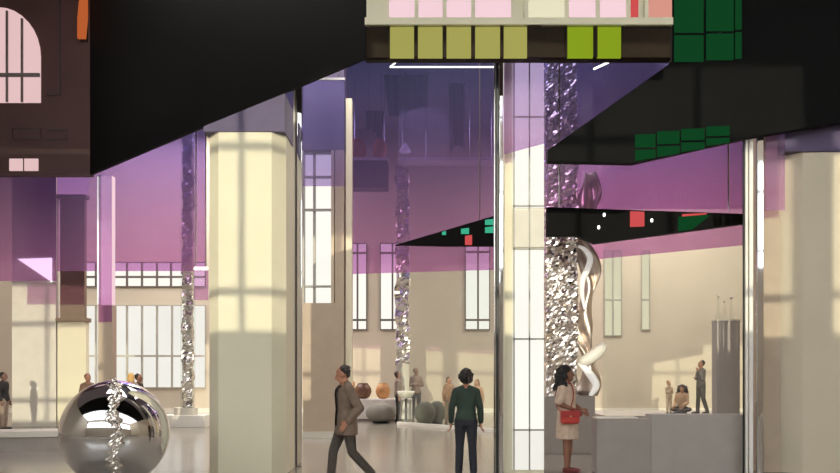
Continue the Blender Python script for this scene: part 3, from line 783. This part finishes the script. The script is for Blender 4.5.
def person(label, loc, rz, h, skin, hairrgb, hair='short', arms=None, legs=None, top=None, bottom=None, shoes=(40, 34, 32),
           head=(0, 0), vox=.013, drop=0, headscale=1.0, lean=0.0, girth=1.0, group=None, toes=None, sleeve=1.0, outfit='trousers',
           coat=None, hand_detail=False, hemz=.84):
    k = h / 1.7
    root = thing('person', label, 'person', loc, rz, group)
    arms = arms or {}; legs = legs or {}
    D = Vector((0, 0, -drop))
    def mir(v, s): return Vector((v[0] * s, v[1], v[2]))
    def up(p):          # lean of the upper body about the hips, then the drop
        p = Vector(p); q = p.copy()
        q.y = p.y - (p.z - .9) * math.sin(lean); return q + D
    sk = cmat('skin_%d_%d_%d' % skin, skin, .55, .05); hm = cmat('hair_%d_%d_%d' % hairrgb, hairrgb, .6, .5)
    A_, L_ = {}, {}
    for s, key in ((-1, 'R'), (1, 'L')):
        el, wr = arms.get(key, STAND_ARM); A_[key] = [up(mir(SH, s)), up(mir(el, s)), up(mir(wr, s))]
        kn, an = legs.get(key, STAND_LEG); L_[key] = [mir(HIP, s) + D, mir(kn, s), mir(an, s)]
    TOR = [(.84, .13, .095), (.92, .158, .112), (1.0, .148, .108), (1.09, .128, .098), (1.2, .142, .106), (1.3, .163, .108), (1.37, .165, .092), (1.42, .11, .07), (1.45, .06, .056)]
    def torso(mb, inf, z0=.8, z1=1.5):
        mb.stack([(z, (rx * girth + inf) * 1.0, ry * girth + inf) for z, rx, ry in TOR if z0 <= z <= z1], 22, up)
    Rh = Matrix.Rotation(head[0], 3, 'Z') @ Matrix.Rotation(head[1], 3, 'X')
    pv = Vector((0, .01, 1.47))
    def hp(p):
        q = Rh @ ((Vector(p) - pv) * headscale) + pv
        return up(q)
    def sc_(v): return Vector(v) * k
    # --- body
    mb = MB()
    torso(mb, 0)
    mb.limb(up((0, .012, 1.41)), hp((0, .012, 1.53)), .056, .05)
    hs = headscale
    mb.ell(hp((0, .012, 1.605)), (.076 * hs, .096 * hs, .098 * hs), Rh)
    mb.ell(hp((0, -.022, 1.545)), (.058 * hs, .07 * hs, .082 * hs), Rh)
    mb.ell(hp((0, -.05, 1.49)), (.03 * hs, .032 * hs, .024 * hs), Rh)
    mb.limb(hp((0, -.088, 1.585)), hp((0, -.112, 1.552)), .011 * hs, .016 * hs, 8)
    for s in (-1, 1): mb.ell(hp((s * .078, .012, 1.57)), (.012 * hs, .022 * hs, .034 * hs), Rh, 8, 6)
    for s in (-1, 1): mb.ell(hp((s * .034, -.082, 1.605)), (.026 * hs, .012 * hs, .009 * hs), Rh, 8, 6)
    mb.ell(hp((0, -.09, 1.522)), (.024 * hs, .012 * hs, .011 * hs), Rh, 8, 6)
    for key in 'RL':
        s = -1 if key == 'R' else 1
        S, E, W = A_[key]
        mb.limb(up((s * .03, .02, 1.44)), S + Vector((0, 0, .01)), .042, .05)
        mb.chain([S, S.lerp(E, .3), E, E.lerp(W, .3), W], [.058, .05, .039, .042, .027])
        d = (W - E).normalized(); side = Vector((0, -1, 0)); side = (side - d * side.dot(d))
        side = side.normalized() if side.length > .1 else Vector((0, 0, 1))
        nrm_ = d.cross(side).normalized() * (-s)
        palm = W + d * .05
        R3 = Matrix((side, nrm_, d)).transposed()
        mb.ell(palm, (.042, .019, .058), R3, 12, 8)
        fl = (.068, .08, .075, .058)
        for i in range(4):
            b0 = W + d * .09 + side * (.03 - .02 * i)
            b1 = b0 + d * fl[i] * .55 + nrm_ * .012; b2 = b1 + d * fl[i] * .4 + nrm_ * .03
            mb.chain([b0 - d * .02, b1, b2], [.0105, .0095, .008], 8)
        t0 = W + d * .025 + side * .03
        mb.chain([t0, t0 + side * .028 + d * .03, t0 + side * .03 + d * .062 + nrm_ * .012], [.014, .012, .0095], 8)
    for key in 'RL':
        s = -1 if key == 'R' else 1
        H, K, An = L_[key]
        mb.chain([H, H.lerp(K, .35), K, K.lerp(An, .3), An], [.088, .078, .053, .056, .034])
        td = Vector(((toes or {}).get(key, (.12, -1, 0)))); td = Vector((td.x * s, td.y, td.z)).normalized()
        hl = An + Vector((0, 0, -.045)) - td * .035
        mb.chain([An, hl], [.036, .036]); mb.chain([hl, An + td * .1 + Vector((0, 0, -.045)), An + td * .17 + Vector((0, 0, -.055))], [.036, .036, .026])
    eyes = [hp((s * .033, -.094, 1.588)) for s in (-1, 1)]; mouth = hp((0, -.1, 1.522))
    def zn(c):
        for e in eyes:
            if (c - e * k).length < .016 * hs * k: return 1
        q = c - mouth * k
        if abs(q.z) < .01 * hs and q.length < .026 * hs: return 2
        return 0
    for v in mb.bm.verts: v.co = v.co * k
    remesh(mb, 'body', [sk, EYE, LIP], root, vox * .75 if hand_detail else vox, zn, 2)
    # --- hair
    mb = MB()
    if hair == 'short':
        mb.ell(hp((0, .036, 1.634)), (.08 * hs, .086 * hs, .076 * hs), Rh); mb.ell(hp((0, .065, 1.585)), (.07 * hs, .05 * hs, .07 * hs), Rh)
        for i in range(46):
            a = random.uniform(-.35, PI + .35); b = random.uniform(-.5, 1.5)
            p = Vector((.08 * math.cos(a) * math.cos(b), .084 * math.sin(a) * math.cos(b) + .044, .072 * math.sin(b) + 1.63))
            mb.ell(hp(p), (random.uniform(.013, .019) * hs,) * 3, Rh, 8, 6)
    elif hair == 'bun':
        mb.ell(hp((0, .04, 1.61)), (.115 * hs, .105 * hs, .125 * hs), Rh)
        for i in range(40):
            a = random.random() * 2 * PI; b = random.uniform(-.9, 1.5)
            p = Vector((.105 * math.cos(a) * math.cos(b), .09 * math.sin(a) * math.cos(b) + .045, .115 * math.sin(b) + 1.61))
            if p.y > -.03: mb.ell(hp(p), (.026 * hs,) * 3, Rh, 8, 6)
    elif hair == 'long':
        mb.ell(hp((0, .035, 1.64)), (.1 * hs, .11 * hs, .092 * hs), Rh)
        for i in range(110):
            a = random.uniform(-.25, PI + .25); z = random.uniform(1.36, 1.66)
            r = .1 + .06 * (1 - (z - 1.36) / .3) + random.uniform(-.01, .03)
            mb.ell(hp((r * math.cos(a) * 1.05, r * math.sin(a) * .95 + .025, z)), (random.uniform(.028, .042) * hs,) * 3, Rh, 8, 6)
        mb.ell(hp((0, .07, 1.5)), (.11 * hs, .06 * hs, .13 * hs), Rh)
    elif hair == 'straight':
        mb.ell(hp((0, .03, 1.63)), (.086 * hs, .098 * hs, .088 * hs), Rh); mb.ell(hp((0, .07, 1.5)), (.09 * hs, .045 * hs, .19 * hs), Rh)
        for s in (-1, 1): mb.ell(hp((s * .078, .02, 1.53)), (.022 * hs, .05 * hs, .13 * hs), Rh)
    elif hair == 'pony':
        mb.ell(hp((0, .03, 1.63)), (.084 * hs, .096 * hs, .086 * hs), Rh); mb.ell(hp((0, .125, 1.58)), (.035 * hs, .04 * hs, .08 * hs), Rh)
    for v in mb.bm.verts: v.co = v.co * k
    remesh(mb, 'hair', [hm], root, vox * .9, None, 1)
    # --- clothing
    def arm_cover(mb, inf, fr):
        for key in 'RL':
            S, E, W = A_[key]
            mb.limb(up(((-1 if key == 'R' else 1) * .045, .02, 1.425)), S + Vector((0, 0, .008)), .042 + inf, .052 + inf)
            if fr >= .99: mb.chain([S, S.lerp(E, .3), E, E.lerp(W, .3), E.lerp(W, .93)], [.058 + inf, .052 + inf, .043 + inf, .043 + inf, .034 + inf])
            else:
                e = S.lerp(E, fr * 2); mb.chain([S, e], [.06 + inf, .054 + inf])
    def leg_cover(mb, inf, fr=.95):
        for key in 'RL':
            H, K, An = L_[key]
            mb.chain([H, H.lerp(K, .35), K, K.lerp(An, .4), K.lerp(An, fr)], [.092 + inf, .08 + inf, .057 + inf, .056 + inf, .05 + inf])
    if outfit == 'trousers':
        mb = MB(); leg_cover(mb, .01); mb.stack([(z + 0, rx * girth + .012, ry * girth + .012) for z, rx, ry in TOR[:3]], 22, up)
        for v in mb.bm.verts: v.co = v.co * k
        remesh(mb, 'trousers', [cmat('cloth_%d_%d_%d' % bottom, bottom)], root, vox, None, 2)
        mb = MB(); torso(mb, .016, hemz, 1.43); arm_cover(mb, .011, sleeve)
        for v in mb.bm.verts: v.co = v.co * k
        remesh(mb, 'shirt' if coat else 'top', [cmat('cloth_%d_%d_%d' % top, top)], root, vox, None, 2)
        if coat:
            mb = MB(); mb.stack([(.73, .212, .152), (.84, .212, .152), (.92, .206, .15)] + [(z, rx * girth + .04, ry * girth + .036) for z, rx, ry in TOR if .95 < z < 1.41] + [(1.425, .13, .085)], 24, up)
            arm_cover(mb, .024, 1.0)
            for v in mb.bm.verts: v.co = v.co * k
            def ct(c):
                c = c / k
                return c.z < 1.5 and abs(c.x) < .06 + .09 * max(0, c.z - 1.0) and c.y < -.03 - (c.z - .9) * math.sin(lean) and c.z > .86
            remesh(mb, 'jacket', [cmat('jacket_%d_%d_%d' % coat, coat)], root, vox, None, 2, ct)
    else:
        mb = MB()
        mb.stack([(.56, .21, .165), (.7, .212, .16), (.84, .208, .15), (.92, .2, .145)] + [(z, rx * girth + .026, ry * girth + .03) for z, rx, ry in TOR if .95 < z < 1.43], 24, up)
        arm_cover(mb, .02, sleeve)
        for v in mb.bm.verts: v.co = v.co * k
        remesh(mb, 'dress', [cmat('cloth_%d_%d_%d' % top, top)], root, vox, None, 2)
    for key in 'RL':
        s = -1 if key == 'R' else 1
        An = L_[key][2]; td = Vector(((toes or {}).get(key, (.12, -1, 0)))); td = Vector((td.x * s, td.y, td.z)).normalized()
        mb = MB(); hl = An + Vector((0, 0, -.043)) - td * .035
        mb.chain([An + Vector((0, 0, -.015)), hl], [.042, .042]); mb.chain([hl, An + td * .1 + Vector((0, 0, -.045)), An + td * .18 + Vector((0, 0, -.052))], [.042, .042, .032])
        for v in mb.bm.verts: v.co = Vector((v.co.x, v.co.y, max(v.co.z, An.z - .085))) * k
        remesh(mb, 'shoe', [cmat('shoe_%d_%d_%d' % shoes, shoes, .4, 0)], root, vox, None, 1)
    return root


def gp(u, Y, z=0): return (X(u, Y), Y, z)
V = Vector
# three near visitors
person('man in brown tweed jacket walking left with hand in pocket', gp(346, 12.1), -PI / 2 + .38, 1.74, (178, 124, 98), (52, 43, 38), 'short',
       arms={'L': (V((.235, .13, 1.11)), V((.20, -.03, .93))), 'R': (V((.225, .08, 1.12)), V((.235, .02, .87)))},
       legs={'R': (V((.09, -.16, .5)), V((.09, -.2, .09))), 'L': (V((.095, .06, .49)), V((.1, .36, .17)))},
       toes={'R': (.05, -1, .05), 'L': (.05, -1, -.55)},
       top=(28, 26, 26), bottom=(74, 66, 60), coat=(120, 101, 87), head=(-.34, .26), vox=.009, hand_detail=True, lean=.03)
person('woman seen from behind in dark green top and navy trousers', gp(466, 13.1), PI - .08, 1.67, (176, 120, 96), (34, 26, 24), 'bun',
       arms={'L': (V((.225, .02, 1.12)), V((.24, -.05, .88))), 'R': (V((.225, .02, 1.12)), V((.235, -.06, .88)))},
       legs={'L': (V((.1, -.02, .49)), V((.115, .02, .085))), 'R': (V((.1, -.04, .49)), V((.12, -.05, .085)))},
       top=(46, 62, 52), bottom=(40, 42, 52), head=(.05, 0), vox=.009, hand_detail=True, hemz=.88)
wl, wr_ = gp(567, 13.6), math.radians(58)
person('woman with long curly black hair in beige dress facing right', wl, wr_, 1.74, (138, 92, 72), (26, 20, 20), 'long',
       arms={'R': (V((.225, .05, 1.12)), V((.13, -.15, 1.03))), 'L': (V((.225, .03, 1.13)), V((.1, -.2, 1.02)))},
       legs={'L': (V((.07, -.01, .49)), V((.075, .02, .105))), 'R': (V((.07, -.02, .49)), V((.08, -.03, .105)))},
       top=(204, 178, 158), outfit='dress', sleeve=.42, head=(.25, -.05), vox=.009, hand_detail=True, shoes=(110, 40, 38))
bag = thing('crossbody_bag', 'red crossbody bag with strap worn by woman in beige dress', 'bag', wl, wr_)
k = 1.74 / 1.7
bc = V((-.225, -.14, .915)); RB = Matrix.Rotation(-1.0, 3, 'Z')
def bag_piece(mb, name, m, sm=False, bev=0.0):
    for v in mb.bm.verts: v.co = (RB @ v.co + bc) * k
    return mb.build(name, m, bag, sm, True, bev)
bag_piece(MB().box(-.15, .15, -.045, .045, -.105, .095), 'bag_body', M['red'], False, .035)
bag_piece(MB().box(-.155, .155, -.058, -.046, .0, .1), 'flap', mat('dark_red_leather', (160, 44, 42), .35), False, .005)
bag_piece(MB().ell((0, -.062, .01), (.022, .01, .016)), 'clasp', M['ochre'], True)
st = smooth_path([bc + RB @ V((.13, 0, .09)), V((-.215, -.16, 1.06)), V((-.165, -.165, 1.18)), V((-.11, -.15, 1.31)), V((-.075, -.09, 1.43)), V((-.07, 0, 1.485)), V((-.08, .09, 1.42)),
                  V((-.13, .14, 1.25)), V((-.185, .1, 1.08)), bc + RB @ V((-.14, .03, .09))])
MB().tube([p * k for p in st], .009, 8).build('strap', mat('strap_leather', (150, 52, 46), .5), bag, True, True)

# visitors on the platform at right
person('man in dark grey sweater standing on platform, hand at his mouth', gp(701, Yv, ZP), -PI / 2 + .2, 1.66, (150, 104, 84), (40, 34, 32), 'short',
       arms={'L': (V((.2, -.06, 1.1)), V((.07, -.12, 1.36))), 'R': (V((.2, -.05, 1.12)), V((.0, -.2, 1.15)))},
       legs={'L': (V((.1, .02, .49)), V((.11, .16, .085))), 'R': (V((.1, -.04, .49)), V((.1, -.06, .085)))},
       top=(92, 86, 84), bottom=(62, 58, 58))
person('small blond child in pale clothes standing on platform', gp(669, Yv, ZP), .3, 1.0, (206, 164, 132), (168, 118, 78), 'short', headscale=1.28,
       arms={'L': (V((.2, -.04, 1.12)), V((.06, -.2, 1.2))), 'R': (V((.2, -.04, 1.12)), V((.06, -.2, 1.2)))}, top=(214, 190, 160), bottom=(222, 200, 172), vox=.011, girth=1.1)
person('woman with long dark hair sitting beside the child on platform', gp(682, Yv + .1, ZP), -.5, 1.6, (190, 140, 112), (44, 28, 24), 'long', drop=.75,
       arms={'L': (V((.2, -.1, 1.12)), V((.1, -.28, 1.05))), 'R': (V((.22, -.06, 1.12)), V((.2, -.26, 1.0)))},
       legs={'L': (V((.3, -.26, .16)), V((-.02, -.36, .09))), 'R': (V((.3, -.24, .16)), V((-.04, -.28, .09)))}, toes={'L': (-.8, -.3, 0), 'R': (-.8, -.3, 0)},
       top=(206, 170, 136), bottom=(56, 50, 54))
# background centre
person('man in grey brown shirt standing behind the white bench with folded arms', gp(416, 30.3), .3, 1.78, (120, 84, 70), (36, 30, 30), 'short',
       arms={'L': (V((.23, -.02, 1.12)), V((.0, -.17, 1.14))), 'R': (V((.23, -.02, 1.12)), V((.02, -.19, 1.17)))}, top=(128, 108, 100), bottom=(62, 60, 66))
person('figure in grey coat and dark trousers beside the bowl stand', gp(398, 27.0 + .55), PI / 2, 1.66, (150, 112, 96), (70, 58, 52), 'short', top=(134, 118, 108), bottom=(40, 38, 40))
person('brown haired person in tan top behind the woman in green, left side', gp(449, 25.4), .6, 1.5, (180, 128, 100), (96, 60, 44), 'pony', top=(156, 118, 90), bottom=(110, 92, 78))
person('person in pale tan top behind the woman in green, right side', gp(477, 25.6), -.4, 1.42, (196, 150, 124), (112, 82, 60), 'straight', top=(190, 150, 124), bottom=(120, 104, 92))
# background left, behind the sphere
person('brown haired visitor left behind the chrome sphere', gp(88, 22.5), .8, 1.60, (150, 104, 80), (92, 62, 44), 'short', top=(120, 92, 72), bottom=(60, 56, 56))
person('dark haired visitor in black standing behind top of chrome sphere', gp(104.5, 22.8), 2.8, 1.64, (120, 84, 70), (24, 22, 24), 'straight', top=(40, 38, 42), bottom=(36, 36, 40))
person('blond visitor behind the right side of chrome sphere', gp(131.5, 22.6), PI - .3, 1.62, (206, 166, 136), (212, 170, 108), 'straight', top=(150, 126, 100), bottom=(74, 70, 70))
person('dark haired visitor right of the blond visitor behind sphere', gp(139, 23.3), PI / 2, 1.60, (140, 98, 80), (36, 28, 28), 'short', top=(62, 50, 48), bottom=(50, 48, 50))
person('visitor in black at the left edge beside pale column', gp(4, 24), PI / 2, 1.64, (110, 78, 66), (26, 22, 24), 'short', top=(34, 30, 34), bottom=(150, 132, 118))

GROUPS = {'glass panel': 'hung coloured glass panels', 'post': 'slim metal posts', 'drape': 'dark reflected shapes above the shelf', 'vase': 'glass vessels on the tall plinth',
          'person': 'visitors in the hall', 'pot': 'pots on white bench', 'pouf': 'round poufs', 'glass partition': 'clear glass partitions', 'column': 'hall columns'}
for o_ in list(COL.objects):
    if o_.get('category') in GROUPS: o_['group'] = GROUPS[o_['category']]
for o_ in COL.objects:
    if o_.name.startswith('foil_column'): o_['group'] = 'crumpled foil columns'
# ------------------------------------------------------------------ light
w = bpy.data.worlds.new('sky'); sc.world = w; w.use_nodes = True
bg = w.node_tree.nodes['Background']; bg.inputs[0].default_value = (.95, .97, 1.0, 1); bg.inputs[1].default_value = 5.0
def light(name, kind, loc, rot, energy, color, **kw):
    l = bpy.data.lights.new(name, kind); l.energy = energy; l.color = color
    for a, b in kw.items(): setattr(l, a, b)
    o = bpy.data.objects.new(name, l); COL.objects.link(o); o.location = loc; o.rotation_euler = rot
    return o
el = math.radians(10); az = math.radians(6)
d = Vector((math.sin(az) * math.cos(el), math.cos(az) * math.cos(el), -math.sin(el)))
s = light('sun', 'SUN', (0, -20, 10), (0, 0, 0), 2.6, (1.0, .90, .70), angle=.006)
s.rotation_euler = d.to_track_quat('-Z', 'Y').to_euler()
light('hall_fill', 'AREA', (-9, 29.5, 11.2), (0, 0, 0), 1700, (1, .95, .88), size=8)  # unseen area lamps added to fill the hall with light
light('hall_fill', 'AREA', (9, 29.5, 11.2), (0, 0, 0), 1900, (1, .93, .82), size=8)
light('hall_fill', 'AREA', (-3, 17, 11.2), (0, 0, 0), 1200, (1, .95, .9), size=8)

# ------------------------------------------------------------------ camera
cd = bpy.data.cameras.new('camera'); cam = bpy.data.objects.new('camera', cd); COL.objects.link(cam)
cam.location = (0, 0, CZ); cam.rotation_euler = (PI / 2, 0, 0)
cd.sensor_width = 36; cd.lens = 36; cd.sensor_fit = 'HORIZONTAL'
cd.shift_y = (HV - 236.5) / F; cd.clip_end = 200
sc.camera = cam
sc.view_settings.view_transform = 'Standard'
sc.view_settings.look = 'None'
sc.view_settings.exposure = 0.12
sc.cycles.transparent_max_bounces = 16
sc.cycles.max_bounces = 8
sc.cycles.use_denoising = True
